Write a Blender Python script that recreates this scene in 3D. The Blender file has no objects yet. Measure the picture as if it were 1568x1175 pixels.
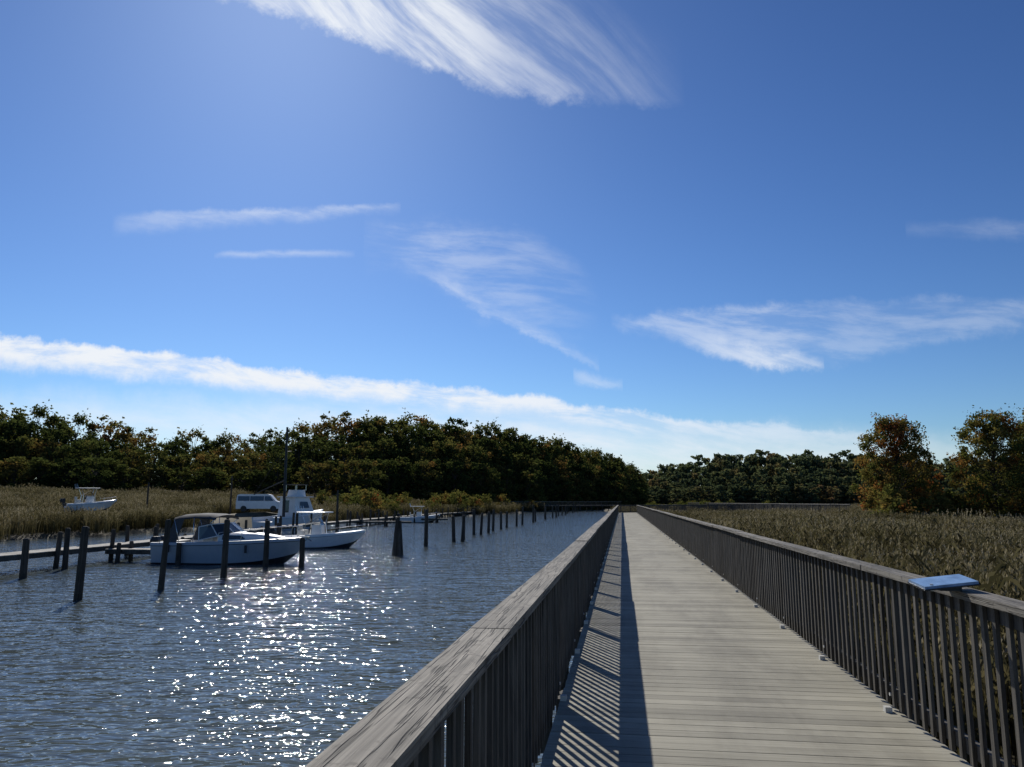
import bpy, math, random, numpy as np
from mathutils import Vector, Matrix
rnd=random.Random(7)
scene=bpy.context.scene
scene.view_settings.view_transform='Standard'
scene.view_settings.look='None'
scene.view_settings.exposure=0
COL=scene.collection
ANG=math.radians(8.0)
DV=Vector((math.sin(ANG),math.cos(ANG),0)); RV=Vector((math.cos(ANG),-math.sin(ANG),0))
def W(l,s,z=0): 
    p=RV*l+DV*s; return Vector((p.x,p.y,z))

# ---------------------------------------------------------------- node helpers
class NT:
    def __init__(s,tree): s.t=tree
    def n(s,typ,**k):
        nd=s.t.nodes.new(typ)
        for a,b in k.items(): setattr(nd,a,b)
        return nd
    def link(s,a,b): s.t.links.new(a,b)
    def put(s,sock,v):
        if isinstance(v,bpy.types.NodeSocket): s.t.links.new(v,sock)
        elif v is not None: sock.default_value=v
    def m(s,op,a,b=None,c=None,clamp=False):
        nd=s.n('ShaderNodeMath',operation=op); nd.use_clamp=clamp
        s.put(nd.inputs[0],a)
        if b is not None: s.put(nd.inputs[1],b)
        if c is not None: s.put(nd.inputs[2],c)
        return nd.outputs[0]
    def ss(s,x,lo,hi,a=0.0,b=1.0):
        nd=s.n('ShaderNodeMapRange',interpolation_type='SMOOTHSTEP')
        s.put(nd.inputs[0],x); s.put(nd.inputs[1],lo); s.put(nd.inputs[2],hi); s.put(nd.inputs[3],a); s.put(nd.inputs[4],b)
        return nd.outputs[0]
    def noise(s,vec,scale,detail=4,rough=.55,dist=0.0,dim='3D',col=False):
        nd=s.n('ShaderNodeTexNoise',noise_dimensions=dim); s.put(nd.inputs['Vector'],vec)
        nd.inputs['Scale'].default_value=scale; nd.inputs['Detail'].default_value=detail
        nd.inputs['Roughness'].default_value=rough; nd.inputs['Distortion'].default_value=dist
        return nd.outputs[1 if col else 0]
    def mapping(s,vec,sc=(1,1,1),rot=(0,0,0),loc=(0,0,0)):
        nd=s.n('ShaderNodeMapping'); s.put(nd.inputs[0],vec)
        nd.inputs['Location'].default_value=loc; nd.inputs['Rotation'].default_value=rot; nd.inputs['Scale'].default_value=sc
        return nd.outputs[0]
    def ramp(s,f,stops):
        nd=s.n('ShaderNodeValToRGB'); s.put(nd.inputs[0],f)
        el=nd.color_ramp.elements
        while len(el)<len(stops): el.new(.5)
        for e,(p,c) in zip(el,stops):
            e.position=p; e.color=(c[0],c[1],c[2],1)
        return nd.outputs[0]
    def mixc(s,f,a,b,blend='MIX'):
        nd=s.n('ShaderNodeMix',data_type='RGBA',blend_type=blend)
        s.put(nd.inputs[0],f); s.put(nd.inputs[6],a if isinstance(a,bpy.types.NodeSocket) else (*a,1)); s.put(nd.inputs[7],b if isinstance(b,bpy.types.NodeSocket) else (*b,1))
        return nd.outputs[2]
    def curve(s,x,pts):
        a0,a1=pts[0][0],pts[-1][0]
        v0=min(p[1] for p in pts); v1=max(p[1] for p in pts)
        if v1-v0<1e-6: return v0
        t=s.m('MULTIPLY_ADD',x,1/(a1-a0),-a0/(a1-a0),clamp=True)
        nd=s.n('ShaderNodeFloatCurve'); s.put(nd.inputs['Value'],t); nd.inputs['Factor'].default_value=1
        cv=nd.mapping.curves[0]
        P=[((p[0]-a0)/(a1-a0),(p[1]-v0)/(v1-v0)) for p in pts]
        cv.points[0].location=P[0]; cv.points[-1].location=P[-1]
        for p in P[1:-1]: cv.points.new(*p)
        nd.mapping.update()
        return s.m('MULTIPLY_ADD',nd.outputs[0],v1-v0,v0)

def newmat(name):
    m=bpy.data.materials.new(name); m.use_nodes=True
    m.node_tree.nodes.clear()
    return m,NT(m.node_tree)
def finish(T,sh):
    o=T.n('ShaderNodeOutputMaterial'); T.link(sh,o.inputs[0])
def attr(T,name):
    a=T.n('ShaderNodeAttribute'); a.attribute_name=name; return a.outputs['Fac']
def simple(name,col,rough=.5,metal=0,var=.15,nscale=6,bump=0.0,spec=.5,trans=0):
    m,T=newmat(name)
    tc=T.n('ShaderNodeTexCoord').outputs['Object']
    n=T.noise(tc,nscale,4)
    lo=tuple(c*(1-var) for c in col); hi=tuple(min(1,c*(1+var)) for c in col)
    c=T.ramp(n,[(.3,lo),(.7,hi)])
    b=T.n('ShaderNodeBsdfPrincipled'); T.link(c,b.inputs['Base Color'])
    b.inputs['Roughness'].default_value=rough; b.inputs['Metallic'].default_value=metal
    b.inputs['Specular IOR Level'].default_value=spec
    finish(T,b.outputs[0]); return m
def wood(name,dark,light,grain=(45,1.4,45),rough=.75,bump=.004,stain=None,tv=.5,crack=0,crackmap=None,sr=(.54,.70,.7),dirt=0):
    m,T=newmat(name)
    tc=T.n('ShaderNodeTexCoord').outputs['Object']
    t=attr(T,'tint')
    cmb=T.n('ShaderNodeCombineXYZ'); T.link(T.m('MULTIPLY',t,37.0),cmb.inputs[0]); T.link(T.m('MULTIPLY',t,91.0),cmb.inputs[1])
    va=T.n('ShaderNodeVectorMath',operation='ADD'); T.link(tc,va.inputs[0]); T.link(cmb.outputs[0],va.inputs[1])
    g=T.noise(T.mapping(va.outputs[0],grain),1.0,5,.65,.6)
    big=T.noise(va.outputs[0],1.7,3,.6)
    f=T.m('ADD',T.m('MULTIPLY',g,.7),T.m('MULTIPLY',big,.3))
    c=T.ramp(f,[(.36,dark),(.62,light)])
    hgt=g
    if stain:
        fine=T.noise(va.outputs[0],20,3,.6)
        c=T.mixc(T.ss(fine,sr[0],sr[1],0,sr[2]),c,stain)
    if dirt:
        dd=T.noise(T.mapping(tc,(1.3,.35,1)),1.0,5,.65)
        c=T.mixc(T.ss(dd,.42,.66,0,dirt),c,(.11,.10,.08))
    if crack:
        ck=T.noise(T.mapping(va.outputs[0],crackmap),1.0,3,.55,.3)
        k=T.ss(T.m('ABSOLUTE',T.m('SUBTRACT',ck,.5)),.0,.03,1,0)
        c=T.mixc(T.m('MULTIPLY',k,crack),c,(.015,.013,.011))
        hgt=T.m('SUBTRACT',g,T.m('MULTIPLY',k,.8))
    tt=T.m('MULTIPLY_ADD',t,tv,1-tv/2)
    hs=T.n('ShaderNodeHueSaturation'); T.link(c,hs.inputs['Color']); T.link(tt,hs.inputs['Value'])
    b=T.n('ShaderNodeBsdfPrincipled'); T.link(hs.outputs[0],b.inputs['Base Color']); b.inputs['Roughness'].default_value=rough
    b.inputs['Specular IOR Level'].default_value=.3
    bn=T.n('ShaderNodeBump'); bn.inputs['Strength'].default_value=.8; bn.inputs['Distance'].default_value=bump
    T.link(hgt,bn.inputs['Height']); T.link(bn.outputs[0],b.inputs['Normal'])
    finish(T,b.outputs[0]); return m
def foliage(name,stops,trans=.35,rvar=.5,patch=0,pscale=.1):
    m,T=newmat(name)
    t=attr(T,'tint')
    oi=T.n('ShaderNodeObjectInfo').outputs['Random']
    f=T.m('ADD',t,T.m('MULTIPLY_ADD',oi,rvar,-rvar/2),clamp=not patch)
    if patch:
        pos=T.n('ShaderNodeNewGeometry').outputs['Position']
        f=T.m('ADD',f,T.m('MULTIPLY',T.m('SUBTRACT',T.noise(pos,pscale,3,.6,0,'2D'),.5),patch),clamp=True)
    c=T.ramp(f,stops)
    d=T.n('ShaderNodeBsdfDiffuse'); T.link(c,d.inputs[0])
    tr=T.n('ShaderNodeBsdfTranslucent'); c2=T.mixc(.4,c,(1.0,.95,.45),'MULTIPLY'); T.link(c2,tr.inputs[0])
    mx=T.n('ShaderNodeMixShader'); mx.inputs[0].default_value=trans
    T.link(d.outputs[0],mx.inputs[1]); T.link(tr.outputs[0],mx.inputs[2])
    finish(T,mx.outputs[0]); return m

M={}
M['deck']=wood('weathered_deck_boards',(.225,.212,.168),(.35,.33,.265),grain=(1.2,45,45),bump=.002,tv=.34,dirt=.42)
M['cap']=wood('weathered_cap_wood',(.055,.050,.043),(.28,.255,.215),grain=(48,1.0,48),bump=.006,stain=(.05,.043,.036),crack=.85,crackmap=(24,.8,24))
M['rail']=wood('shaded_weathered_rail_wood',(.030,.028,.025),(.115,.104,.088),grain=(40,40,2.5))  # weathered wood, darkened so the colour carries the pickets' shaded side
M['pile']=wood('piling_wood',(.02,.017,.014),(.085,.072,.058),grain=(22,22,1.2))
M['dock']=wood('dock_wood',(.16,.15,.13),(.36,.34,.30),grain=(3,20,20))
M['galv']=simple('galvanised_steel',(.6,.6,.58),.45,.3)
M['bark']=simple('bark',(.06,.048,.035),.9,0,.4,8)
M['gel']=simple('white_gelcoat',(.70,.71,.72),.3,0,.06,2)
M['gelshade_stripe']=simple('hull_shade_and_stripe_gelcoat',(.34,.38,.44),.35,0,.06,2)  # cruiser sides: hull shadow painted in as grey; plain stripe on other boats
M['anti_shade']=simple('antifouling_and_hull_shade',(.02,.025,.035),.6)  # dark hull bottom also paints in the black shadow along the waterline
M['canvas']=simple('canvas',(.05,.055,.065),.85,0,.2,12)
M['glass']=simple('tinted_glass',(.03,.04,.05),.05,0,.1,1,spec=.8)
M['black']=simple('black_rubber',(.015,.015,.017),.5)
M['chrome']=simple('stainless_tube',(.7,.7,.7),.2,1,.02)
M['panel']=simple('sky_tinted_sign_panel',(.20,.31,.48),.22,0,.3,14)  # blue base colour stands in for sky reflected in the panel
M['vinyl']=simple('seat_vinyl',(.6,.58,.53),.6)

# ---------------------------------------------------------------- mesh builder
class MB:
    def __init__(s): s.v=[];s.f=[];s.mi=[];s.t=[];s.xf=None
    def add(s,vs,fs,mi=0,t=.5):
        b=len(s.v)
        for v in vs:
            v=Vector(v)
            if s.xf is not None: v=s.xf@v
            s.v.append((v.x,v.y,v.z)); s.t.append(t)
        for f in fs:
            s.f.append([i+b for i in f]); s.mi.append(mi)
    def box(s,c,size,mi=0,t=.5,R=None,taper=1.0):
        hx,hy,hz=[q/2 for q in size]; c=Vector(c); vs=[]
        for z in (-hz,hz):
            k=taper if z>0 else 1
            for x,y in ((-hx,-hy),(hx,-hy),(hx,hy),(-hx,hy)):
                p=Vector((x*k,y*k,z))
                if R is not None: p=R@p
                vs.append(c+p)
        s.add(vs,[(3,2,1,0),(4,5,6,7),(0,1,5,4),(1,2,6,5),(2,3,7,6),(3,0,4,7)],mi,t)
    def cyl(s,p0,p1,r0,r1=None,n=8,mi=0,t=.5,cap=True):
        r1=r0 if r1 is None else r1
        p0=Vector(p0);p1=Vector(p1); d=(p1-p0).normalized()
        a=d.orthogonal().normalized(); b=d.cross(a); vs=[]
        for p,r in ((p0,r0),(p1,r1)):
            for i in range(n):
                w=2*math.pi*i/n; vs.append(p+a*(r*math.cos(w))+b*(r*math.sin(w)))
        fs=[(i,(i+1)%n,n+(i+1)%n,n+i) for i in range(n)]
        if cap: fs+= [tuple(range(n-1,-1,-1)),tuple(range(n,2*n))]
        s.add(vs,fs,mi,t)
    def tube(s,path,r,n=6,mi=0,t=.5):
        for a,b in zip(path[:-1],path[1:]): s.cyl(a,b,r,r,n,mi,t)
    def loft(s,rings,mi=0,t=.5,closed=False,caps=False,mis=None):
        n=len(rings[0]); vs=[p for r in rings for p in r]
        m=n if closed else n-1
        b=len(s.v); s.add(vs,[],mi,t)
        for j in range(len(rings)-1):
            for i in range(m):
                k=(i+1)%n
                s.f.append([b+j*n+i,b+j*n+k,b+(j+1)*n+k,b+(j+1)*n+i]); s.mi.append(mis[i] if mis else mi)
        if caps:
            s.f.append([b+i for i in range(n)][::-1]); s.mi.append(mi)
            s.f.append([b+(len(rings)-1)*n+i for i in range(n)]); s.mi.append(mi)
    def mesh(s,name,mats,smooth=False):
        me=bpy.data.meshes.new(name); me.from_pydata(s.v,[],s.f)
        for m in mats: me.materials.append(m)
        me.polygons.foreach_set('material_index',s.mi)
        if smooth: me.polygons.foreach_set('use_smooth',[True]*len(s.f))
        a=me.attributes.new('tint','FLOAT','POINT'); a.data.foreach_set('value',s.t)
        me.update(); return me
    def obj(s,name,mats,parent=None,smooth=False,bevel=0):
        o=bpy.data.objects.new(name,s.mesh(name,mats,smooth)); COL.objects.link(o)
        if parent is not None: o.parent=parent
        if bevel:
            md=o.modifiers.new('bevel','BEVEL'); md.width=bevel; md.segments=2; md.limit_method='ANGLE'
        return o
def empty(name,loc=(0,0,0),rz=0):
    e=bpy.data.objects.new(name,None); e.location=loc; e.rotation_euler=(0,0,rz); e.empty_display_size=.3; COL.objects.link(e); return e

# ---------------------------------------------------------------- terrain
def sst(x,a,b):
    t=np.clip((x-a)/(b-a),0,1); return t*t*(3-2*t)
LB_S=[-200,20,60,95,150,200,260,330,2000]; LB_L=[-60,-46,-44,-40,-32,-24,-18,-15,-15]
RB_S=[-200,60,110,160,300,330,2000]; RB_L=[1.2,1.0,.8,-1,-10,-14.6,-14.6]
VAN=(-30.6,95.0); BSH=(-40.8,76.0)
def ground(x,y):
    x=np.asarray(x,float); y=np.asarray(y,float)
    l=x*RV.x+y*RV.y; s=x*DV.x+y*DV.y
    lb=np.interp(s,LB_S,LB_L); rb=np.interp(s,RB_S,RB_L)
    wob=.8*np.sin(s*.21)+.5*np.sin(s*.53+1)
    dl=lb-l+wob; dr=l-rb+wob*.15
    zl=-1.2+1.55*sst(dl,-2,1.2)+2.3*sst(dl,3,42)
    zr=-1.2+1.6*sst(dr,-1.0,1.5)+.3*sst(dr,5,60)
    z=np.where(dl>dr,zl,zr)
    z=np.where(s>318,np.maximum(z,-1.2+2.2*sst(s,318,326)),z)
    r=np.hypot(x,y)
    z=z+7*sst(r,480,700)*(y>0)
    z=z+np.where(z>0,1,0)*1.3*np.exp(-(((x-VAN[0])/7)**2+((y-VAN[1])/6)**2))
    return z
xs=np.unique(np.concatenate([np.linspace(-5000,-400,14),np.linspace(-400,-120,30),np.arange(-120,120,2.0),np.linspace(120,400,30),np.linspace(400,5000,14)]))
ys=np.unique(np.concatenate([np.linspace(-5000,-200,12),np.linspace(-200,-20,16),np.arange(-20,200,2.0),np.arange(200,360,3.0),np.linspace(360,800,30),np.linspace(800,6000,14)]))
XX,YY=np.meshgrid(xs,ys); ZZ=ground(XX,YY)
nx,ny=len(xs),len(ys)
vs=np.stack([XX.ravel(),YY.ravel(),ZZ.ravel()],1)
idx=np.arange(nx*ny).reshape(ny,nx)
fs=np.stack([idx[:-1,:-1].ravel(),idx[:-1,1:].ravel(),idx[1:,1:].ravel(),idx[1:,:-1].ravel()],1)
me=bpy.data.meshes.new('ground'); me.from_pydata(vs.tolist(),[],fs.tolist()); me.polygons.foreach_set('use_smooth',[True]*len(fs))
m,T=newmat('marsh_ground')
tc=T.n('ShaderNodeTexCoord').outputs['Object']
n1=T.noise(tc,.25,4); n2=T.noise(tc,3,5,.7)
c=T.ramp(T.m('ADD',T.m('MULTIPLY',n1,.5),T.m('MULTIPLY',n2,.5)),[(.35,(.035,.028,.018)),(.5,(.07,.058,.03)),(.68,(.12,.10,.05))])
b=T.n('ShaderNodeBsdfPrincipled'); T.link(c,b.inputs['Base Color']); b.inputs['Roughness'].default_value=.9
finish(T,b.outputs[0]); me.materials.append(m)
o=bpy.data.objects.new('ground',me); COL.objects.link(o)

# water
mb=MB(); mb.add([(-500,-300,0),(120,-300,0),(120,420,0),(-500,420,0)],[(0,1,2,3)])
m,T=newmat('river_water')
tc=T.n('ShaderNodeTexCoord').outputs['Object']
w1=T.noise(T.mapping(tc,(.7,1.6,1),(0,0,math.radians(12))),1.0,1,.5,.3,'2D')
w2=T.noise(T.mapping(tc,(2.4,5.0,1),(0,0,math.radians(-10))),1.0,1.2,.5,.5,'2D')
w3=T.noise(T.mapping(tc,(9,13,1),(0,0,math.radians(25))),1.0,0,.5,0,'2D')
hgt=T.m('ADD',T.m('MULTIPLY',w1,.11),T.m('ADD',T.m('MULTIPLY',w2,.066),T.m('MULTIPLY',w3,.010)))
gust=T.noise(T.mapping(tc,(.05,.12,1)),1.0,2,.6,0,'2D')
b=T.n('ShaderNodeBsdfPrincipled')
b.inputs['Base Color'].default_value=(.085,.105,.108,1); b.inputs['Roughness'].default_value=.045; b.inputs['IOR'].default_value=1.333
bn=T.n('ShaderNodeBump'); bn.inputs['Distance'].default_value=1.0
T.put(bn.inputs['Strength'],T.ss(gust,.3,.7,.66,.95))
T.link(hgt,bn.inputs['Height']); T.link(bn.outputs[0],b.inputs['Normal'])
finish(T,b.outputs[0])
mb.obj('river_water',[m])

# ---------------------------------------------------------------- boardwalk
ZD=1.3
def rail_run(mb,s0,s1,l,out,capboard=3.66,pick=.15,seed=1,cap=.15):
    r=random.Random(seed)
    s=s0
    while s<s1-.01:
        e=min(s+capboard,s1)
        dz=r.uniform(-.004,.005); dl=r.uniform(-.009,.009); R=Matrix.Rotation(r.uniform(-.0022,.0022),3,'Z')
        mb.box((l+dl,(s+e)/2,1.05+dz),(cap,e-s-.008,.042),0,r.random(),R)
        s=e
    s=s0
    while s<s1-.01:
        e=min(s+capboard,s1)
        mb.box((l+out*.018,(s+e)/2,.977),(.038,e-s-.002,.095),1,r.random())
        mb.box((l+out*.018,(s+e)/2,.13),(.038,e-s-.002,.09),1,r.random())
        s=e
    s=s0+.05
    while s<s1:
        mb.box((l-out*.014+r.uniform(-.002,.002),s+r.uniform(-.005,.005),.535),(.022,.042,.97),1,r.random(),Matrix.Rotation(r.uniform(-.006,.006),3,'X'))
        s+=pick
    s=s0+.6
    while s<s1:
        mb.box((l+out*.085,s,.30),(.09,.09,1.40),1,r.random())
        mb.box((l-out*.055,s,.014),(.05,.06,.05),2)
        mb.cyl((l-out*.024,s,.13),(l-out*.034,s,.13),.014,.014,6,2)
        s+=2.0
def walk_deck(mb,s0,s1,l0,l1,seed=3,step=.145):
    r=random.Random(seed); s=s0
    while s<s1:
        mb.box(((l0+l1)/2+r.uniform(-.004,.004),s+step/2,-.018+r.uniform(-.0012,.0012)),(l1-l0,step-.008,.036),0,r.random())
        s+=step
    for l in (l0+.15,(l0+l1)/2,l1-.15):
        mb.box((l,(s0+s1)/2,-.17),(.08,s1-s0,.26),1,.4)
    s=s0+1
    while s<s1:
        mb.box(((l0+l1)/2,s,-.42),(l1-l0+.3,.15,.22),1,.4)
        for l in (l0-.02,l1+.02): mb.cyl((l,s+.15,-.3),(l,s+.15,-3.2),.13,.14,8,1,r.random())
        s+=4.0
S1=112.0
bw=empty('boardwalk',(0,0,ZD),-ANG)
mb=MB(); walk_deck(mb,-5,S1,-.53,2.09); 
TURN=math.radians(-42)
XF=Matrix.Translation((-.52,S1,0))@Matrix.Rotation(TURN,4,'Z')
mb.xf=XF; walk_deck(mb,0.35,62,0,2.6,seed=9)
mb.xf=None
mb.add([(-.52,S1+.004,-.003),(2.09,S1+.004,-.003),(-.52+2.6*math.cos(TURN)+.3,S1+2.6*math.sin(TURN)+.3,-.003),(-.52+.3*-math.sin(TURN),S1+.35,-.003)],[(0,1,2,3)],0)
mb.obj('deck',[M['deck'],M['pile']],bw)
mb=MB(); rail_run(mb,-4,S1,-.56,-1,seed=11,cap=.172); mb.xf=XF; rail_run(mb,0,62,-.02,-1,seed=12)
rl=mb.obj('wooden_railing',[M['cap'],M['rail'],M['galv']]); rl.location=(0,0,ZD); rl.rotation_euler=(0,0,-ANG)
mb=MB(); rail_run(mb,-4,S1-1.0,2.045,1,seed=21); mb.xf=XF; rail_run(mb,3.0,62,2.62,1,seed=22)
rr=mb.obj('wooden_railing',[M['cap'],M['rail'],M['galv']]); rr.location=(0,0,ZD); rr.rotation_euler=(0,0,-ANG)

e=empty('interpretive_sign',(2.60,4.80,ZD+1.075),-ANG)
mb=MB(); R=Matrix.Rotation(math.radians(-7),3,'Y')@Matrix.Rotation(math.radians(4),3,'X')
mb.box((0,0,.045),(.30,.26,.016),0,.5,R); mb.box((0,0,.033),(.31,.27,.008),1,.5,R)
mb.box((0.02,0,.012),(.12,.14,.03),1); mb.cyl((-.1,-.1,0),(-.1,-.1,.04),.01,.01,8,2)
mb.obj('panel',[M['panel'],M['black'],M['galv']],e)

def bridge(name,p0,p1,zdeck,railh=1.05,pick=.3,capm='dock'):
    p0=Vector((*p0,0));p1=Vector((*p1,0)); d=p1-p0; L=d.length; a=math.atan2(-d.x,d.y)
    e=empty(name,(p0.x,p0.y,zdeck),a); mb=MB()
    walk_deck(mb,0,L,0,2.2,step=.4)
    mb.obj('deck',[M['dock'],M['pile']],e)
    mb=MB(); 
    rail_run(mb,0,L,-.02,-1,pick=pick,seed=5); rail_run(mb,0,L,2.22,1,pick=pick,seed=6)
    mb.obj('railings',[M[capm],M['rail'],M['galv']],e)
bridge('marsh_footbridge',(40,168),(38,88),1.5)
bridge('river_footbridge',(-20,200),(31,232),1.75)

# ---------------------------------------------------------------- docks and pilings
def piling_mb(mb,x,y,top,r=.14,lean=(0,0),t=.5):
    mb.cyl((x-lean[0],y-lean[1],-1.6),(x,y,.18),r*1.12,r*1.05,10,0,t*.3)
    mb.cyl((x,y,.18),(x+lean[0],y+lean[1],top-.05),r*1.02,r*.92,10,0,t)
    mb.cyl((x+lean[0],y+lean[1],top-.05),(x+lean[0],y+lean[1],top),r*.92,r*.6,10,0,t)
PIL=[(-12.9,23.7,2.15,.12,(.05,0)),(-11.6,26.3,2.3,.10,(.1,0)),(-18.6,30.2,1.5,.13,(0,0)),(-19.3,34.2,1.75,.12,(0,0)),
 (-11.15,30.7,2.2,.12,(.02,.0)),(-10.95,35.2,2.05,.12,(0,0)),(-9.3,35.0,1.3,.12,(0,0)),(-15.4,36.5,1.0,.12,(0,0))]
for x,y,t,r,l in PIL:
    mb=MB(); piling_mb(mb,x,y,t,r,l,rnd.random()); mb.obj('mooring_piling',[M['pile']],smooth=False)
mb=MB()
for k in range(7):
    w=k*2*math.pi/6; q=0 if k==6 else .3
    mb.cyl((-6.2+q*math.cos(w),42.8+q*math.sin(w),-1.5),(-6.2+q*.3*math.cos(w),42.8+q*.3*math.sin(w),1.85+.1*math.sin(k*2)+(.25 if k==6 else -.35*(k%2))),.13,.09,8,0,rnd.random())
mb.obj('mooring_dolphin',[M['pile']])
mb=MB()
for i in range(34):
    t=i/33; s=50+185*t**1.25; l=-12.4+rnd.uniform(-.5,.5)
    if rnd.random()<.12: continue
    p=W(l,s); piling_mb(mb,p.x,p.y,2.1+rnd.uniform(-.35,.3),.13,(rnd.uniform(-.08,.08),0),rnd.random())
    if i in(2,5): piling_mb(mb,p.x+.6,p.y+.5,1.9,.12,(.1,0),.3)
mb.obj('row_of_mooring_pilings',[M['pile']])

def dock(name,pts,w,z,post=3.0,posth=1.2,seed=1):
    r=random.Random(seed); e=empty(name); mb=MB(); pb=MB()
    for a,b in zip(pts[:-1],pts[1:]):
        a=Vector((*a,0));b=Vector((*b,0)); d=b-a; L=d.length; d.normalize(); n=Vector((d.y,-d.x,0)); R=Matrix.Rotation(math.atan2(-d.x,d.y),3,'Z')
        s=0
        while s<L:
            c=a+d*(s+.1)+n*r.uniform(-.03,.03); mb.box((c.x,c.y,z-.02+r.uniform(-.004,.004)),(w,.185,.04),0,r.random(),R); s+=.2
        for q in (-w/2+.08,w/2-.08):
            c=a+d*L/2+n*q; mb.box((c.x,c.y,z-.14),(.06,L,.2),1,.6,R)
        s=.8
        while s<L:
            for q in (-w/2-.12,w/2+.12):
                c=a+d*s+n*(q+r.uniform(-.04,.04)); piling_mb(pb,c.x,c.y,z+(posth*r.uniform(.6,1.2) if r.random()<.75 else .1),.11,(r.uniform(-.06,.06),r.uniform(-.05,.05)),r.random())
            s+=post
    mb.obj('planks',[M['dock'],M['rail']],e); pb.obj('posts',[M['pile']],e)
dock('marina_dock',[(-22,18),(-19.9,45),(-20.2,70),(-14.5,130),(-1,212)],1.3,.75,4.0,1.0,2)
dock('finger_dock',[(-19.6,38.5),(-15.2,37.8)],.8,.62,2.4,.5,3)
dock('finger_dock',[(-19.3,52.8),(-13.0,53.6)],.8,.62,2.8,.8,4)
dock('finger_dock',[(-33,31.5),(-21.5,31.0)],.9,.70,3.4,.9,5)
dock('finger_dock',[(-18.5,92),(-11.8,91.5)],.8,.6,3,.8,6)
dock('finger_dock',[(-17,108),(-8.8,107)],.8,.6,3,.8,7)

# ---------------------------------------------------------------- boats
def hull(mb,L,B,h0,h1,floor,split=.52,side=0,bottom=1,stripe=None,inner=0,N=22):
    rings=[]
    for i in range(N+1):
        t=i/N
        k=max(0,(t-.4)/.6); hb=B/2*(1-k**2.4)*(.93+.07*min(1,t/.3))+.015
        zs=h0+(h1-h0)*t**1.7
        hc=hb*(.88-.35*k**1.5); zc=.06+.45*k**2.5; zk=-.38+(.38+.15)*k**4
        x=-L/2+L*t; rk=.55*k**2; xk=x-rk*1.6; xc=x-rk*.8
        zm=zs-.16; hm=hb*.985
        opened=t<split
        zi=floor if opened else zs+.02; hi=hb*.86 if opened else hb*.8
        zi2=floor if opened else zs+.05
        half=[(xk,0,zk),(xc,hc,zc),(x-rk*.1,hm,zm),(x,hb+.02,zm+.03),(x,hb,zs),(x-.01,hb*.88,zs+.015),(x-.01,hi,zi),(x-.01,0,zi2)]
        ring=[(a,-b_,c_) for a,b_,c_ in half[::-1]]+half[1:]
        rings.append(ring)
    n=len(rings[0])
    seg=[inner,inner,side,side,stripe if stripe is not None else side,side,bottom]
    mis=seg+seg[::-1]
    mb.loft(rings,mis=mis)
    r0=rings[0]; b=len(mb.v); mb.add(r0,[],0)
    mb.f.append([b+i for i in range(n)]); mb.mi.append(side)
def outboard(mb,x,y,z,mi_b,mi_w):
    mb.loft([[(x-.1-a,y-w,z+.35+h) for a,w,h in ((0,-.16,0),(0,.16,0),(.38,.13,0),(.38,-.13,0))],
             [(x-.1-a,y-w,z+.6+h) for a,w,h in ((-.02,-.18,0),(-.02,.18,0),(.42,.15,0),(.42,-.15,0))],
             [(x-.1-a,y-w,z+.78+h) for a,w,h in ((.05,-.12,0),(.05,.12,0),(.34,.09,0),(.34,-.09,0))]],mi_b,closed=True,caps=True)
    mb.box((x-.24,y,z),(.16,.1,.75),mi_w); mb.box((x-.3,y,z-.35),(.34,.02,.04),mi_w); mb.box((x-.05,y,z+.2),(.15,.26,.3),mi_w)
MATS=[M['gel'],M['anti_shade'],M['gelshade_stripe'],M['canvas'],M['glass'],M['chrome'],M['black'],M['vinyl']]
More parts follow.
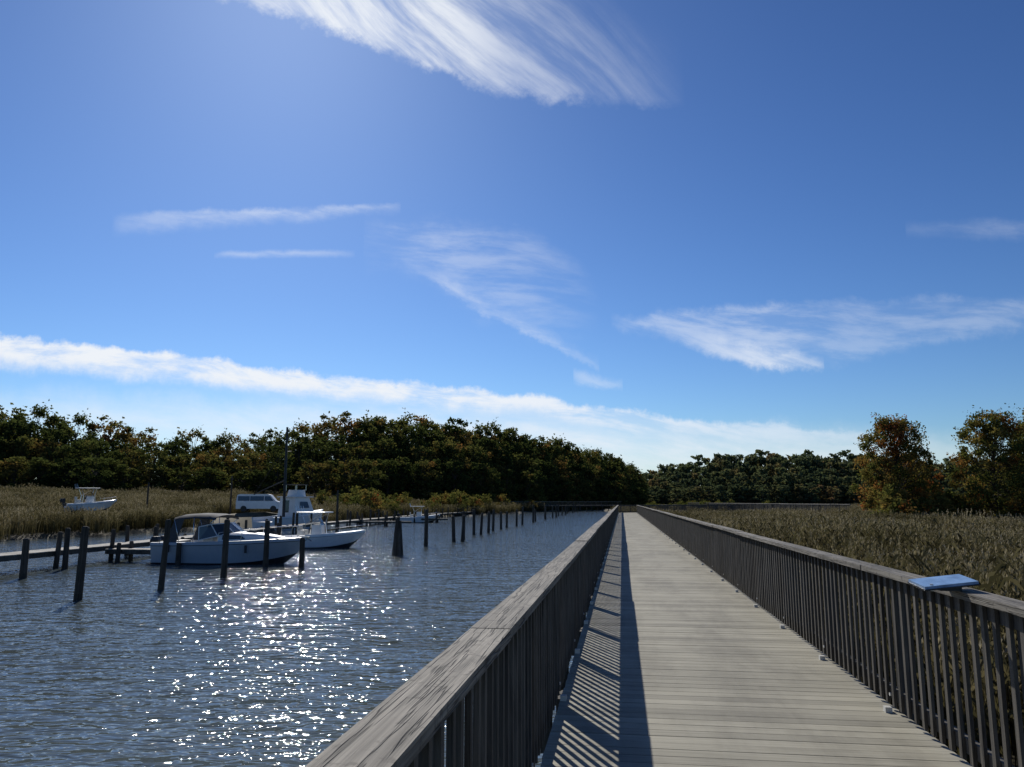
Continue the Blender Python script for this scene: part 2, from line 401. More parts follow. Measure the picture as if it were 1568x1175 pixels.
def cruiser(name,loc,rz):
    e=empty(name,loc,rz); L=7.2;B=2.6
    mb=MB(); hull(mb,L,B,.98,1.22,.5,split=.45,side=2,stripe=1,inner=0); mb.obj('hull',MATS,e,smooth=False)
    mb=MB()
    rings=[]
    for x,hw,z0,zt in ((-.35,.98,1.0,1.42),(.5,.92,1.05,1.43),(1.4,.72,1.1,1.38),(2.1,.45,1.14,1.28),(2.55,.25,1.16,1.2)):
        rings.append([(x,-hw,z0),(x-.02,-hw*.9,zt-.07),(x-.03,-hw*.78,zt),(x-.03,0,zt+.05),(x-.03,hw*.78,zt),(x-.02,hw*.9,zt-.07),(x,hw,z0)])
    mb.loft(rings,0,caps=True)
    for sgn in (-1,1):
        mb.add([(-.15,sgn*.966,1.13),(.95,sgn*.845,1.16),(.75,sgn*.83,1.31),(-.15,sgn*.918,1.33)],[(0,1,2,3)],4)
    mb.box((.9,0,1.485),(.45,.45,.04),4); mb.obj('cabin',MATS,e)
    mb=MB()
    zb=1.4; zt=1.86
    P=[(-1.25,-1.08,1.1),(-.35,-1.0,1.3),(.25,-.55,zb),(.32,0,zb+.04),(.25,.55,zb),(-.35,1.0,1.3),(-1.25,1.08,1.1)]
    Q=[(-1.3,-1.02,zt-.15),(-.75,-.93,zt-.03),(-.32,-.5,zt),(-.27,0,zt+.02),(-.32,.5,zt),(-.75,.93,zt-.03),(-1.3,1.02,zt-.15)]
    mb.loft([P,Q],4); 
    for a,b_ in zip(P,Q): mb.cyl(a,b_,.025,.022,6,0)
    mb.tube(Q,.025,6,0); mb.tube(P,.025,6,0); mb.obj('windshield',MATS,e)
    mb=MB()
    rings=[]
    for x,dz in ((-2.55,-.06),(-2.3,0),(-1.5,.05),(-.8,.03),(-.45,-.04)):
        rings.append([(x,-1.12,2.08+dz),(x,-1.0,2.2+dz),(x,-.5,2.27+dz),(x,0,2.29+dz),(x,.5,2.27+dz),(x,1.0,2.2+dz),(x,1.12,2.08+dz)])
    mb.loft(rings,3); mb.loft([[ (p[0],p[1]*.985,p[2]-.03) for p in r] for r in rings],3)
    for sgn in (-1,1):
        mb.add([(-2.5,sgn*1.1,2.05),(-2.0,sgn*1.11,2.1),(-2.35,sgn*1.12,1.0),(-2.9,sgn*1.12,1.0)],[(0,1,2,3)],3)
        mb.cyl((-2.5,sgn*1.1,2.05),(-2.2,sgn*1.14,1.0),.018,.018,6,5)
        mb.cyl((-.5,sgn*1.1,2.05),(-.9,sgn*1.05,1.7),.018,.018,6,5); mb.cyl((-1.5,sgn*1.12,2.12),(-1.5,sgn*1.14,1.0),.018,.018,6,5)
    mb.obj('canvas_top',MATS,e,smooth=True)
    mb=MB()
    for sgn in (-1,1):
        pts=[(-.2,sgn*1.15,1.45),(.9,sgn*1.05,1.62),(2.0,sgn*.72,1.7),(3.0,sgn*.3,1.74),(3.45,0,1.74)]
        mb.tube(pts,.014,6,5)
        for x,y,z in pts[:-1]: mb.cyl((x,y,z),(x-.05,y*1.02,1.1),.011,.011,6,5)
    mb.box((3.5,0,1.24),(.5,.14,.05),5); mb.cyl((3.6,0,1.2),(3.85,0,1.05),.03,.03,6,5)
    mb.obj('bow_rail',MATS,e)
    mb=MB(); outboard(mb,-3.6,-.35,.45,6,6); outboard(mb,-3.6,.35,.45,6,6); mb.box((-3.85,0,.12),(.6,2.0,.05),0)
    mb.box((-.95,.5,.95),(.5,.5,.5),7); mb.box((-1.15,.5,1.35),(.12,.5,.45),7); mb.box((-.95,-.5,.95),(.5,.5,.5),7); mb.box((-1.15,-.5,1.35),(.12,.5,.45),7); mb.box((-3.1,0,.8),(.5,1.9,.45),7)
    for sgn in(-1,1):
        for x in (-2.6,1.2): mb.cyl((x,sgn*1.34*(1 if x<1 else .93),.55),(x,sgn*1.34*(1 if x<1 else .93),.9),.06,.06,8,1)
    mb.obj('fittings',MATS,e,bevel=.02)
    mb=MB()
    for a,b_,sag in (((3.4,-.3,1.2),(2.95,-2.2,1.3),.1),((-3.3,-1.1,1.0),(-2.2,-2.6,1.2),.1),((3.4,.2,1.2),(4.2,-2.0,.9),.15),((-3.4,1.0,1.0),(-4.6,1.4,.8),.1)):
        a=Vector(a);b_=Vector(b_); mb.tube([a.lerp(b_,t/6)-Vector((0,0,sag*4*(t/6)*(1-t/6))) for t in range(7)],.014,5,7)
    mb.obj('mooring_lines',MATS,e)
def console(name,loc,rz,L=5.8,B=2.15):
    e=empty(name,loc,rz); mb=MB(); hull(mb,L,B,.72,1.1,.38,split=.72,side=0,stripe=2,inner=0); mb.obj('hull',MATS,e)
    mb=MB(); mb.box((-.2,0,.9),(.75,.7,1.05),0,taper=.85); mb.add([(.1,-.32,1.42),(.1,.32,1.42),(-.12,.28,1.85),(-.12,-.28,1.85)],[(0,1,2,3)],4)
    mb.box((-.55,0,1.3),(.06,.36,.36),6,R=Matrix.Rotation(.5,3,'Y')); mb.box((-1.2,0,.75),(.45,.8,.7),7); mb.box((-1.4,0,1.2),(.1,.8,.35),7); mb.box((1.0,0,.6),(.6,.9,.42),7)
    mb.obj('console',MATS,e,bevel=.03)
    mb=MB()
    for sgn in (-1,1):
        mb.tube([(.25,sgn*.5,.4),(.1,sgn*.52,1.5),(.25,sgn*.6,2.15)],.024,6,5); mb.tube([(-.95,sgn*.5,.4),(-.85,sgn*.52,1.5),(-1.1,sgn*.6,2.15)],.024,6,5)
        mb.cyl((.1,sgn*.52,1.5),(-.85,sgn*.52,1.5),.02,.02,6,5); mb.cyl((-.85,sgn*.52,1.5),(.25,sgn*.6,2.15),.016,.016,6,5)
        for y in (.3,.8): mb.cyl((-1.35,sgn*y*.8,2.15),(-1.5,sgn*y*.8,2.6),.015,.01,5,5)
        mb.tube([(.9,sgn*B*.44,1.2),(1.9,sgn*B*.31,1.35),(L/2-.1,sgn*.08,1.42)],.013,6,5)
        for x,y in ((.9,.44),(1.9,.31)): mb.cyl((x,sgn*B*y,1.35),(x,sgn*B*y,.9),.011,.011,6,5)
    mb.obj('frame',MATS,e)
    mb=MB(); mb.box((-.45,0,2.2),(1.9,1.6,.07),0); mb.obj('t_top',MATS,e,bevel=.03)
    mb=MB(); outboard(mb,-L/2,0,.45,6,6); mb.obj('outboard_engine',MATS,e,bevel=.03)
cruiser('cabin_cruiser',(-13.2,37.6,0),math.radians(-9))
console('center_console_boat',(-12.1,49.9,0),math.radians(-6))
console('center_console_boat',(BSH[0],BSH[1],1.95),math.radians(40),4.4,1.8)
console('center_console_boat',(-12.6,108,0),math.radians(4),5.4,2.0)

e=empty('fishing_boat',(-23.3,84,-.1),math.radians(62))
mb=MB(); hull(mb,9,3.3,1.35,2.1,.9,split=.5,side=0,stripe=2,inner=0); mb.obj('hull',MATS,e)
mb=MB(); mb.loft([[(-1.2,-1.3,1.3),(2.1,-1.1,1.3),(2.1,1.1,1.3),(-1.2,1.3,1.3)],[(-1.1,-1.05,3.4),(1.2,-.9,3.4),(1.2,.9,3.4),(-1.1,1.05,3.4)]],0,closed=True,caps=True)
mb.box((.05,0,3.45),(3.0,2.4,.09),0); mb.box((.2,0,3.85),(1.3,1.5,.7),0,taper=.85); mb.box((.1,0,4.75),(1.7,1.8,.07),3)
for x in(-.6,.8):
    for y in(-.75,.75): mb.cyl((x,y,4.1),(x,y,4.75),.03,.03,6,5)
mb.add([(-1.195,-.3,1.4),(-1.195,.3,1.4),(-1.115,.28,3.1),(-1.115,-.28,3.1)],[(0,1,2,3)],4)
for sg in(-1,1):
    mb.add([(-.4,sg*1.215,2.3),(1.0,sg*1.16,2.3),(.8,sg*1.03,2.95),(-.4,sg*1.10,2.95)],[(0,1,2,3)],4)
mb.obj('wheelhouse',MATS,e,bevel=.03)
mb=MB(); mb.cyl((-1.9,-.3,.9),(-1.9,-.3,10.8),.16,.11,8,6); mb.cyl((-1.9,-.3,5.2),(-2.4,3.6,3.7),.06,.05,6,6); mb.cyl((-1.9,-.3,8.8),(-2.4,3.6,3.7),.02,.02,5,6)
mb.cyl((-1.9,-.3,8.2),(-1.9,-1.0,8.2),.04,.04,5,6);mb.cyl((-1.9,-.3,10.2),(4.3,0,2.2),.015,.015,5,6); mb.cyl((-1.9,-.3,7.3),(-1.2,.5,5.0),.04,.04,5,6)
mb.obj('mast',MATS,e)
e=empty('parked_van',(VAN[0],VAN[1],float(ground(*VAN))),math.radians(8))
mb=MB()
prof=[(-2.6,.35),(-2.62,1.1),(-2.5,2.0),(-2.2,2.1),(1.0,2.1),(1.35,2.0),(1.95,1.3),(2.55,1.1),(2.62,.75),(2.6,.35)]
L_=[(x,-.95 if z<1.2 else -.86,z) for x,z in prof]; R_=[(x,-y,z) for x,y,z in L_]
mb.loft([L_,R_],0,closed=True); n=len(L_); b=len(mb.v); mb.add(L_+R_,[tuple(range(n)),tuple(range(2*n-1,n-1,-1))],0)
for sg in(-1,1):
    for x0,x1,xt in((-2.4,-1.05,0),(-.98,.6,0),(.7,1.75,-.45)):
        mb.add([(x0,sg*.945,1.3),(x1,sg*.945,1.3),(x1+xt,sg*.885,1.85),(x0,sg*.885,1.85)],[(0,1,2,3)],4)
    for x in(-1.7,1.75): mb.cyl((x,sg*.7,.36),(x,sg*.97,.36),.36,.36,16,6)
mb.obj('body',MATS,e)
for x,y,h in ((-34.5,96,6.0),(-15.6,70,3.9),(-41,88,5.0)):
    mb=MB(); z=float(ground(x,y)); mb.cyl((x,y,min(z,0)-1),(x,y,h),.13,.09,8); mb.box((x,y,h-.4),(.5,.08,.08)); mb.obj('wooden_pole',[M['pile']])

# ---------------------------------------------------------------- vegetation
def leafquads(rng,centers,radii,tb,n,size,tn=.05):
    k=len(centers); C=np.repeat(np.array(centers),n,0); Rr=np.repeat(np.array(radii),n); TB=np.repeat(np.array(tb),n)
    d=rng.normal(size=(k*n,3)); d/=np.linalg.norm(d,axis=1)[:,None]
    P=C+d*(Rr*rng.random(k*n)**.6*rng.uniform(.8,1.25,k*n))[:,None]*np.array([1,1,.8])
    a=rng.normal(size=(k*n,3)); a/=np.linalg.norm(a,axis=1)[:,None]
    b=np.cross(a,rng.normal(size=(k*n,3))); b/=np.linalg.norm(b,axis=1)[:,None]
    s=(size*rng.uniform(.6,1.35,k*n))[:,None]
    V=np.stack([P-a*s,P+b*s*.6,P+a*s,P-b*s*.6],1).reshape(-1,3)
    t=np.repeat(np.clip(TB+rng.normal(0,tn,k*n),0,1),4)
    return V,t
def tree_mesh(name,H,R,low,nb,nl,leaf,seed,mats,tmean=.4,tvar=.2,br=.3,trunk=.02,wisp=0):
    rng=np.random.default_rng(seed); mb=MB()
    path=[Vector((0,0,-.5))]
    for i in range(1,7): path.append(Vector((rng.normal(0,.02*H)*i/6,rng.normal(0,.02*H)*i/6,H*.85*i/6)))
    for i in range(6): mb.cyl(path[i],path[i+1],H*trunk*(1-i/6.6),H*trunk*(1-(i+1)/6.6),7,0,cap=False)
    C=[];RR=[];TB=[]
    lob=[rng.uniform(.85,1.12) for _ in range(7)]
    for i in range(nb):
        f=(i+.5)/nb; z=H*(low+(1-low)*f*.93); p=R*min(1,.72+f)*math.sqrt(max(0,1-(max(0,f-.3)/.73)**2))
        an=i*2.39996+rng.normal(0,.3); rad=p*math.sqrt(rng.uniform(.06,.95))*lob[int((an%(2*math.pi))/(2*math.pi)*7)%7]
        c=Vector((math.cos(an)*rad,math.sin(an)*rad,z+rng.normal(0,.025*H))); r=R*br*rng.uniform(.6,1.3)
        C.append(tuple(c));RR.append(r);TB.append(np.clip(rng.normal(tmean,tvar),0,1))
        zz=max(.12*H,z*.72); j=min(5,int(zz/(H*.85)*6)); st=path[j].lerp(path[j+1],zz/(H*.85)*6-j)
        mid=st.lerp(c,.5)+Vector((0,0,-.04*H)); mb.cyl(st,mid,H*trunk*.3,H*trunk*.18,4,0,cap=False); mb.cyl(mid,c,H*trunk*.18,H*trunk*.06,4,0,cap=False)
    V,t=leafquads(rng,C,RR,TB,nl,leaf)
    if wisp:
        kk=rng.integers(0,len(C),wisp); d=rng.normal(size=(wisp,3)); d/=np.linalg.norm(d,axis=1)[:,None]
        P=np.array(C)[kk]+d*(np.array(RR)[kk]*rng.uniform(1.0,1.6,wisp))[:,None]
        V2,t2=leafquads(rng,P.tolist(),[leaf*2]*wisp,np.array(TB)[kk],3,leaf*.85)
        V=np.concatenate([V,V2]); t=np.concatenate([t,t2])
    b=len(mb.v); n=len(V)//4
    mb.v+=V.tolist(); mb.t+=t.tolist(); F=(np.arange(n*4).reshape(-1,4)+b).tolist(); mb.f+=F; mb.mi+=[1]*n
    return mb.mesh(name,mats)
FG=[(0,(.045,.062,.022)),(.35,(.080,.100,.032)),(.58,(.135,.128,.042)),(.8,(.20,.13,.045)),(1,(.22,.095,.038))]
M['leafF']=foliage('forest_leaves',FG,.47,.5)
M['leafN']=foliage('autumn_leaves',[(0,(.06,.08,.026)),(.35,(.12,.13,.038)),(.6,(.20,.165,.052)),(.8,(.28,.15,.048)),(1,(.28,.09,.036))],.5,.1)
FF=[(p,(c[0]*.8+.040,c[1]*.8+.050,c[2]*.8+.042)) for p,c in FG]  # leaf colours lifted and blued to paint in aerial haze
M['leafH']=foliage('hazed_hill_leaves',FF,.42,.5)

def template_col(name,meshes):
    c=bpy.data.collections.new(name)
    for i,me in enumerate(meshes):
        o=bpy.data.objects.new('%s_%02d'%(name,i),me); c.objects.link(o)
    return c
def scatter(name,pts,rots,scls,ids,coll):
    me=bpy.data.meshes.new(name); me.from_pydata([tuple(p) for p in pts],[],[])
    a=me.attributes.new('rot','FLOAT_VECTOR','POINT'); a.data.foreach_set('vector',np.array(rots,dtype=np.float32).ravel())
    a=me.attributes.new('scl','FLOAT_VECTOR','POINT'); a.data.foreach_set('vector',np.array(scls,dtype=np.float32).ravel())
    a=me.attributes.new('idx','INT','POINT'); a.data.foreach_set('value',np.array(ids,dtype=np.int32))
    o=bpy.data.objects.new(name,me); COL.objects.link(o)
    ng=bpy.data.node_groups.new(name+'_nodes','GeometryNodeTree')
    ng.interface.new_socket('Geometry',in_out='INPUT',socket_type='NodeSocketGeometry')
    ng.interface.new_socket('Geometry',in_out='OUTPUT',socket_type='NodeSocketGeometry')
    N=ng.nodes; gi=N.new('NodeGroupInput'); go=N.new('NodeGroupOutput'); ip=N.new('GeometryNodeInstanceOnPoints'); ci=N.new('GeometryNodeCollectionInfo')
    ci.inputs['Collection'].default_value=coll; ci.inputs['Separate Children'].default_value=True; ci.inputs['Reset Children'].default_value=True
    def na(nm,dt):
        q=N.new('GeometryNodeInputNamedAttribute'); q.data_type=dt; q.inputs['Name'].default_value=nm; return q.outputs['Attribute']
    er=N.new('FunctionNodeEulerToRotation'); Lk=ng.links.new
    Lk(gi.outputs[0],ip.inputs['Points']); Lk(ci.outputs[0],ip.inputs['Instance']); ip.inputs['Pick Instance'].default_value=True
    Lk(na('idx','INT'),ip.inputs['Instance Index']); Lk(na('rot','FLOAT_VECTOR'),er.inputs[0]); Lk(er.outputs[0],ip.inputs['Rotation']); Lk(na('scl','FLOAT_VECTOR'),ip.inputs['Scale'])
    Lk(ip.outputs[0],go.inputs[0])
    md=o.modifiers.new('scatter','NODES'); md.node_group=ng
    return o

FT=[tree_mesh('ftree%d'%i,18,[4.8,5.4,4.6,5.2,4.2][i],[.06,.08,.05,.08,.06][i],50,70,.31,50+i,[M['bark'],M['leafF']],[.26,.40,.18,.56,.34][i],.13,.25,wisp=120) for i in range(5)]
cF=template_col('forest_tree_template',FT)
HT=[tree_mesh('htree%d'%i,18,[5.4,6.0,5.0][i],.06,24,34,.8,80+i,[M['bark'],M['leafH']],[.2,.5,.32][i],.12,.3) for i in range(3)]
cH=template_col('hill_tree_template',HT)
ST=[tree_mesh('shrub%d'%i,3,1.7,.05,18,90,.12,90+i,[M['bark'],M['leafN']],[.3,.42,.6][i],.15,.32,.015) for i in range(3)]
cS=template_col('shrub_template',ST)

def forest(name,line,rows,back,spacing,coll,nt,fr,seed,minsx=.62):
    r=random.Random(seed); P=[];R=[];S=[];I=[]
    line=[Vector(p) for p in line]
    for k in range(rows):
        f=fr[k]
        for a,b in zip(line[:-1],line[1:]):
            L=math.hypot(b.x-a.x,b.y-a.y); q=r.uniform(0,spacing)
            while q<L:
                p=a.lerp(b,q/L); rr=math.hypot(p.x,p.y); d=1+ (k*back+r.uniform(-back*.4,back*.4))/rr
                x,y=p.x*d,p.y*d; top=p.z*d**1.0; z0=float(ground(x,y))-.3
                h=(top-z0)*f*r.uniform(.9,1.05); sc=h/18.0; sx=sc*r.uniform(.85,1.2)
                sx=max(sx,minsx)
                P.append((x,y,z0)); R.append((0,0,r.uniform(0,6.28))); S.append((sx,sx,sc)); I.append(r.randrange(nt)); q+=spacing*r.uniform(.6,1.4)
    return scatter(name,P,R,S,I,coll)
lineL=[(-150,125,21),(-118,140,21.5),(-100,150,21.1),(-85,155,19.3),(-74,160,17.6),(-64,165,16.5),(-54,170,16.9),(-48,172,19.),(-36.5,175,21.6),(-26,185,23),(-15.7,195,23),(-4.4,215,22.7),(13.8,245,21.5),(38,285,19),(53.6,322,13.5)]
forest('forest_treeline',lineL,4,10,3.8,cF,5,[.55,.75,.9,1.03],5,.85)
lineR=[(52,420,15),(79,450,20.5),(91,450,25),(129,450,30.6),(160,450,32),(202,450,29.5),(240,440,28),(330,400,26),(420,330,24)]
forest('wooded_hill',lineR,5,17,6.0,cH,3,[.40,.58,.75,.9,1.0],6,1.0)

def tree(name,x,y,H,R,low,seed,tm,nb=170,nl=130,leaf=.10,rz=0):
    me=tree_mesh(name,H,R,low,nb,nl,leaf,seed,[M['bark'],M['leafN']],tm,.2,.19,.016,wisp=900)
    o=bpy.data.objects.new(name,me); o.location=(x,y,float(ground(x,y))); o.rotation_euler=(0,0,rz); COL.objects.link(o)
tree('maple_tree',32.1,65,9.9,3.4,.03,201,.58)
tree('oak_tree',38.4,62,9.9,3.3,.03,202,.42)
tree('oak_tree',43.2,63,9.7,3.4,.04,203,.45)
tree('maple_tree',35.4,69,6.8,2.6,.03,204,.66,100)
tree('oak_tree',49.0,66,9.0,3.4,.04,205,.4,110)
tree('maple_tree',41.2,58,5.2,2.2,.02,206,.68,90)
P=[];R=[];S=[];I=[]; r=random.Random(31)
def sh(x,y,s,i=None):
    P.append((x,y,float(ground(x,y))));R.append((0,0,r.uniform(0,6)));S.append((s*r.uniform(.9,1.4),s,s*r.uniform(.8,1.1)));I.append(r.randrange(3) if i is None else i)
for k in range(30): sh(28.3+k*.85+r.uniform(-.5,.5),63+r.uniform(-4,3),r.uniform(.5,1.1))
scatter('shrubs',P,R,S,I,cS)
P=[];R=[];S=[];I=[]
for k in range(110):
    s=r.uniform(120,300); l=np.interp(s,LB_S,LB_L)-r.uniform(1.5,14); p=W(l,s); sh(p.x,p.y,r.uniform(.6,1.6))
for k in range(60):
    s=r.uniform(150,310); l=np.interp(s,RB_S,RB_L)+r.uniform(3,30)+ (s-150)*.1; p=W(l,s); sh(p.x,p.y,r.uniform(.4,.9),0)
scatter('shoreline_bushes',P,R,S,I,cS)

# reeds
def reed_mesh(name,seed,n=150,h=1.5,w=.007,patch=.68,heads=.33,nl=3):
    rng=np.random.default_rng(seed); V=[];F=[];t=[]
    for i in range(n):
        x,y=rng.uniform(-patch,patch,2); a=rng.uniform(0,6.28); hh=h*rng.uniform(.6,1.08); ln=rng.uniform(.05,.35)*hh*.5; la=rng.normal(.4,1.4)
        dx,dy=math.cos(a),math.sin(a); lx,ly=math.cos(la),math.sin(la); col=np.clip(rng.normal(.42,.22),0,.85)
        b=len(V)
        for f,ww in ((0,1),(.5,1.1),(.85,.7)):
            cx=x+lx*ln*f*f;cy=y+ly*ln*f*f; z=hh*f
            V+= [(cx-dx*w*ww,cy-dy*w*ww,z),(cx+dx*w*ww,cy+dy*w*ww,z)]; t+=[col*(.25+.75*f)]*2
        V.append((x+lx*ln,y+ly*ln,hh)); t.append(col)
        F+=[(b,b+1,b+3,b+2),(b+2,b+3,b+5,b+4),(b+4,b+5,b+6)]
        for q in range(nl):
            f=rng.uniform(.4,.95); cx=x+lx*ln*f*f;cy=y+ly*ln*f*f;z=hh*f; an=rng.uniform(0,6.28); L=rng.uniform(.12,.30); b=len(V)
            ex,ey=math.cos(an),math.sin(an)
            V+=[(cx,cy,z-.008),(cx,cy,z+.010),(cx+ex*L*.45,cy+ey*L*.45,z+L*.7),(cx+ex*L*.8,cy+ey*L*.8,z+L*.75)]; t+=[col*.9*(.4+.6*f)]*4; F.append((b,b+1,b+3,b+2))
        if rng.random()<heads:
            for q in range(5):
                b=len(V); cx=x+lx*ln+rng.normal(0,.012);cy=y+ly*ln+rng.normal(0,.012); z=hh+rng.uniform(-.1,.1); s=.025
                an=rng.uniform(0,6.28); V+=[(cx-math.cos(an)*s*.6,cy-math.sin(an)*s*.6,z),(cx,cy,z-s*1.5),(cx+math.cos(an)*s*.6,cy+math.sin(an)*s*.6,z),(cx+lx*s,cy+ly*s,z+s*1.8)]; t+=[rng.uniform(.7,1)]*4; F.append((b,b+1,b+2,b+3))
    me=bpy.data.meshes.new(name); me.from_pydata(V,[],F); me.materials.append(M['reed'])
    a=me.attributes.new('tint','FLOAT','POINT'); a.data.foreach_set('value',t); return me
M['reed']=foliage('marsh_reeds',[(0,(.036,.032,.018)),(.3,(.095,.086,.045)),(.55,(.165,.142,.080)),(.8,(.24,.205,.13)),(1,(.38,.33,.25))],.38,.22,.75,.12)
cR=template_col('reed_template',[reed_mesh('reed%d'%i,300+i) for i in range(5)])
cR2=template_col('far_reed_template',[reed_mesh('freed%d'%i,320+i,n=130,w=.011,nl=2,heads=.4) for i in range(5)])
P=[];R=[];S=[];I=[]
def reedfill(l0,l1,s0,s1,sp,sc,cond=None,hz=1.0):
    s=s0
    while s<s1:
        l=l0
        while l<l1:
            ll=l+r.uniform(-.3,.3)*sp; s_=s+r.uniform(-.3,.3)*sp; p=W(ll,s_); z=float(ground(p.x,p.y))
            if z>.12 and (cond is None or cond(p.x,p.y,ll,s_)):
                P.append((p.x,p.y,z-.03));R.append((r.uniform(-.06,.06),r.uniform(-.06,.06),r.uniform(0,6.28)))
                hs=hz*(.88+.16*math.sin(ll*.23+s_*.11)*math.sin(s_*.17)+.12*math.sin(ll*.6+1)*math.sin(s_*.41))*r.uniform(.72,1.15); S.append((sc,sc,hs)); I.append(r.randrange(5))
            l+=sp
        s+=sp
fan=lambda x,y,l,s: x< y*.95+8 and l>3.15
reedfill(3.3,34,-2,34,1.0,.95,fan)
scatter('marsh_reeds',P,R,S,I,cR)
P=[];R=[];S=[];I=[]
reedfill(3.8,72,34.5,75,1.6,1.3,fan)
reedfill(-6,110,76,200,2.7,2.1,lambda x,y,l,s: fan(x,y,max(l,3.2),s) and (l>4.3 if s<110 else True) and not(0<(l+.5)-(s-112)*.74*1.2<8 and s>108),.92)
scatter('marsh_reeds',P,R,S,I,cR2)
P=[];R=[];S=[];I=[]
def leftc(x,y,l,s):
    if y<12 or x< -y*.95-10: return False
    if math.hypot(x-BSH[0],y-BSH[1])<1.4: return False
    if abs(x-VAN[0]-.0)<5 and 84<y<98.5 : return False
    return True
reedfill(-75,-28,15,110,1.7,1.4,leftc,1.38)
reedfill(-120,-75,15,130,2.6,2.1,leftc,1.4)
reedfill(-75,-14,110,250,2.8,2.1,leftc,1.4)
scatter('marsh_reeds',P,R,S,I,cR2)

# ---------------------------------------------------------------- sun and sky
AZ=math.radians(-18); EL=math.radians(37)
sv=Vector((math.sin(AZ)*math.cos(EL),math.cos(AZ)*math.cos(EL),math.sin(EL)))
sd=bpy.data.lights.new('sun','SUN'); sd.energy=4.3; sd.angle=math.radians(.53); sd.color=(1,.95,.86)
so=bpy.data.objects.new('sun',sd); so.rotation_euler=sv.to_track_quat('Z','Y').to_euler(); so.location=(-20,40,60); COL.objects.link(so)

w=bpy.data.worlds.new('World'); scene.world=w; w.use_nodes=True; w.node_tree.nodes.clear(); T=NT(w.node_tree)
sky=T.n('ShaderNodeTexSky',sky_type='NISHITA'); sky.sun_disc=False; sky.sun_elevation=EL; sky.sun_rotation=AZ
sky.altitude=0; sky.air_density=1.0; sky.dust_density=.25; sky.ozone_density=2.5
k=.084
v1=T.n('ShaderNodeVectorMath',operation='SCALE'); T.link(sky.outputs[0],v1.inputs[0]); v1.inputs['Scale'].default_value=k
gm=T.n('ShaderNodeGamma'); T.link(v1.outputs[0],gm.inputs[0]); gm.inputs[1].default_value=1.36
v2=T.n('ShaderNodeVectorMath',operation='MULTIPLY'); T.link(gm.outputs[0],v2.inputs[0]); v2.inputs[1].default_value=(.74/.1,.95/.1,1.22/.1)
bg1=T.n('ShaderNodeBackground'); T.link(v2.outputs[0],bg1.inputs[0]); bg1.inputs[1].default_value=.1
tc=T.n('ShaderNodeTexCoord').outputs['Generated']
sx=T.n('ShaderNodeSeparateXYZ'); T.link(tc,sx.inputs[0]); X,Y,Z=sx.outputs
Yc=T.m('MAXIMUM',Y,.08); a=T.m('DIVIDE',X,Yc); e_=T.m('DIVIDE',Z,Yc)
gate=T.ss(Y,.15,.35)
cb=T.n('ShaderNodeCombineXYZ'); T.link(a,cb.inputs[0]); T.link(e_,cb.inputs[1]); uv0=cb.outputs[0]
wc=T.noise(uv0,2.6,1.5,.5,0,'2D',True)
wa=T.n('ShaderNodeVectorMath',operation='MULTIPLY_ADD'); T.link(wc,wa.inputs[0]); wa.inputs[1].default_value=(.09,.09,0); T.link(uv0,wa.inputs[2]); uv=wa.outputs[0]
dn=T.m('SUBTRACT',T.noise(uv0,15,5,.68,0,'2D'),.5)
def wn(rot,st,loc=0,det=5): return T.noise(T.mapping(T.mapping(uv,rot=(0,0,-rot)),(st[0],st[1],1),loc=(loc,loc*2,0)),1.0,det,.64,0,'2D')
NB=wn(-.12,(9,40)); NF=wn(-.80,(3.4,22),12,6); NP=wn(-.4,(6,36),30)
density=None
def cloud(L,Tp,St,sl,st,N,nlo=.35,nhi=.7,dist=.02,floor_=.0):
    global density
    ee=T.m('MULTIPLY_ADD',dn,dist*1.6,e_)
    l=T.curve(a,L); t=T.curve(a,Tp); s=T.curve(a,St)
    lo=T.ss(T.m('SUBTRACT',ee,l),-sl,sl); hi=T.ss(T.m('SUBTRACT',t,ee),-st,st)
    nn=T.ss(N,nlo,nhi,floor_,1)
    q=T.m('MULTIPLY',T.m('MULTIPLY',lo,hi),T.m('MULTIPLY',nn,s))
    q=T.m('MULTIPLY',q,gate,clamp=True)
    density=q if density is None else T.m('SUBTRACT',1.0,T.m('MULTIPLY',T.m('SUBTRACT',1.0,density),T.m('SUBTRACT',1.0,q)))
c=[(-.9,.222),(-.675,.197),(-.458,.1755),(-.243,.1496),(.0136,.1237),(.183,.102),(.436,.0813),(.6,.07)]
hw=[.015,.016,.016,.013,.011,.011,.006,.002]
cloud([(p[0],p[1]-h) for p,h in zip(c,hw)],[(p[0],p[1]+h) for p,h in zip(c,hw)],[(-.9,.95),(-.5,1.0),(0,.95),(.2,.7),(.43,.35),(.55,0)],.014,.005,NB,.24,.58,.020,.3)
cloud([(-.9,.06),(-.3,.05),(.1,.03),(.45,.02),(.8,.02)],[(-.9,.14),(-.45,.13),(-.2,.12),(.2,.09),(.5,.08),(.8,.06)],[(-.9,.45),(-.4,.6),(0,.8),(.3,.7),(.6,.35),(.8,.2)],.04,.025,NB,.2,.8,.02,.5)
cloud([(-.47,.74),(-.374,.700),(-.242,.655),(-.122,.601),(.0145,.558),(.10,.547),(.20,.545)],[(-.47,1.1),(-.242,1.05),(-.1,.9),(.0145,.74),(.1,.66),(.22,.55)],[(-.50,0),(-.37,.7),(-.24,1.0),(-.12,.95),(.0,.55),(.1,.36),(.185,.22),(.24,0)],.012,.12,NF,.26,.72,.035,.14)
cloud([(-.53,.360),(-.4,.373),(-.295,.3805),(-.15,.3935)],[(-.53,.380),(-.4,.390),(-.295,.392),(-.15,.3975)],[(-.54,0),(-.49,.25),(-.4,.36),(-.25,.5),(-.18,.45),(-.15,0)],.012,.005,NB,.25,.65,.014,.25)
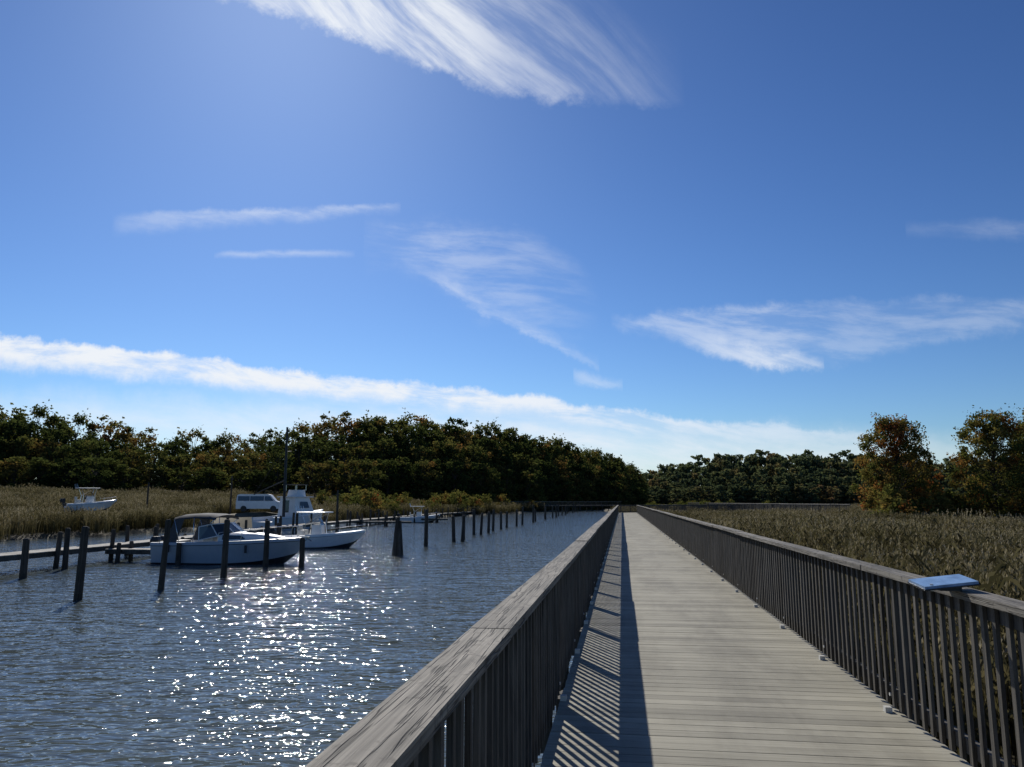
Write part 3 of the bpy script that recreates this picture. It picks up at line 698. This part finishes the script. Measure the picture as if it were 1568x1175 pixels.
cloud([(-.40,.323),(-.3,.325),(-.21,.326)],[(-.40,.327),(-.3,.332),(-.21,.330)],[(-.40,0),(-.36,.32),(-.27,.3),(-.21,0)],.005,.004,NB,.25,.65,.008,.25)
D=[(-.15,.318),(-.135,.309),(-.073,.272),(-.012,.237),(.057,.2015),(.115,.170)]
cloud([(p[0],p[1]-.003) for p in D],[(p[0],p[1]+.006) for p in D],[(-.15,0),(-.12,.2),(-.05,.5),(.03,.45),(.09,.35),(.115,0)],.006,.012,NP,.25,.65,.022,.2)
cloud([(-.2,.33),(-.135,.312),(-.073,.277),(-.012,.243),(.057,.22),(.12,.24)],[(-.2,.362),(-.14,.366),(-.0035,.358),(.066,.326),(.12,.26)],[(-.2,0),(-.1,.28),(0,.24),(.07,.12),(.12,0)],.03,.02,NB,.3,.75,.03,.08)
cloud([(.08,.155),(.145,.142)],[(.08,.168),(.145,.152)],[(.08,0),(.095,.3),(.13,.25),(.145,0)],.005,.006,NP,.2,.6,.015,.3)
cloud([(.13,.237),(.18,.225),(.229,.212),(.339,.178),(.399,.173),(.46,.185),(.55,.21),(.8,.24)],[(.13,.239),(.2,.243),(.361,.256),(.683,.265),(.8,.262)],[(.13,0),(.16,.36),(.25,.38),(.36,.38),(.42,.24),(.55,.24),(.8,.18)],.012,.010,NB,.28,.72,.025,.15)
cloud([(.2,.212),(.339,.176),(.41,.168)],[(.2,.222),(.339,.196),(.41,.180)],[(.2,0),(.26,.4),(.36,.62),(.41,0)],.007,.010,NP,.25,.65,.02,.3)
cloud([(.53,.358),(.8,.35)],[(.53,.368),(.8,.375)],[(.53,0),(.62,.15),(.8,.15)],.012,.01,NB,.3,.7,.012,.3)
bg2=T.n('ShaderNodeBackground'); bg2.inputs[0].default_value=(.90,.94,1,1); bg2.inputs[1].default_value=.95
mx=T.n('ShaderNodeMixShader'); T.link(density,mx.inputs[0]); T.link(bg1.outputs[0],mx.inputs[1]); T.link(bg2.outputs[0],mx.inputs[2])
wo=T.n('ShaderNodeOutputWorld'); T.link(mx.outputs[0],wo.inputs[0])

# ---------------------------------------------------------------- camera
cd=bpy.data.cameras.new('camera'); cd.sensor_width=36; cd.lens=27.2; cd.clip_start=.05; cd.clip_end=20000
co=bpy.data.objects.new('camera',cd); co.location=(0,0,2.9); co.rotation_euler=(math.radians(98.65),0,0); COL.objects.link(co)
scene.camera=co
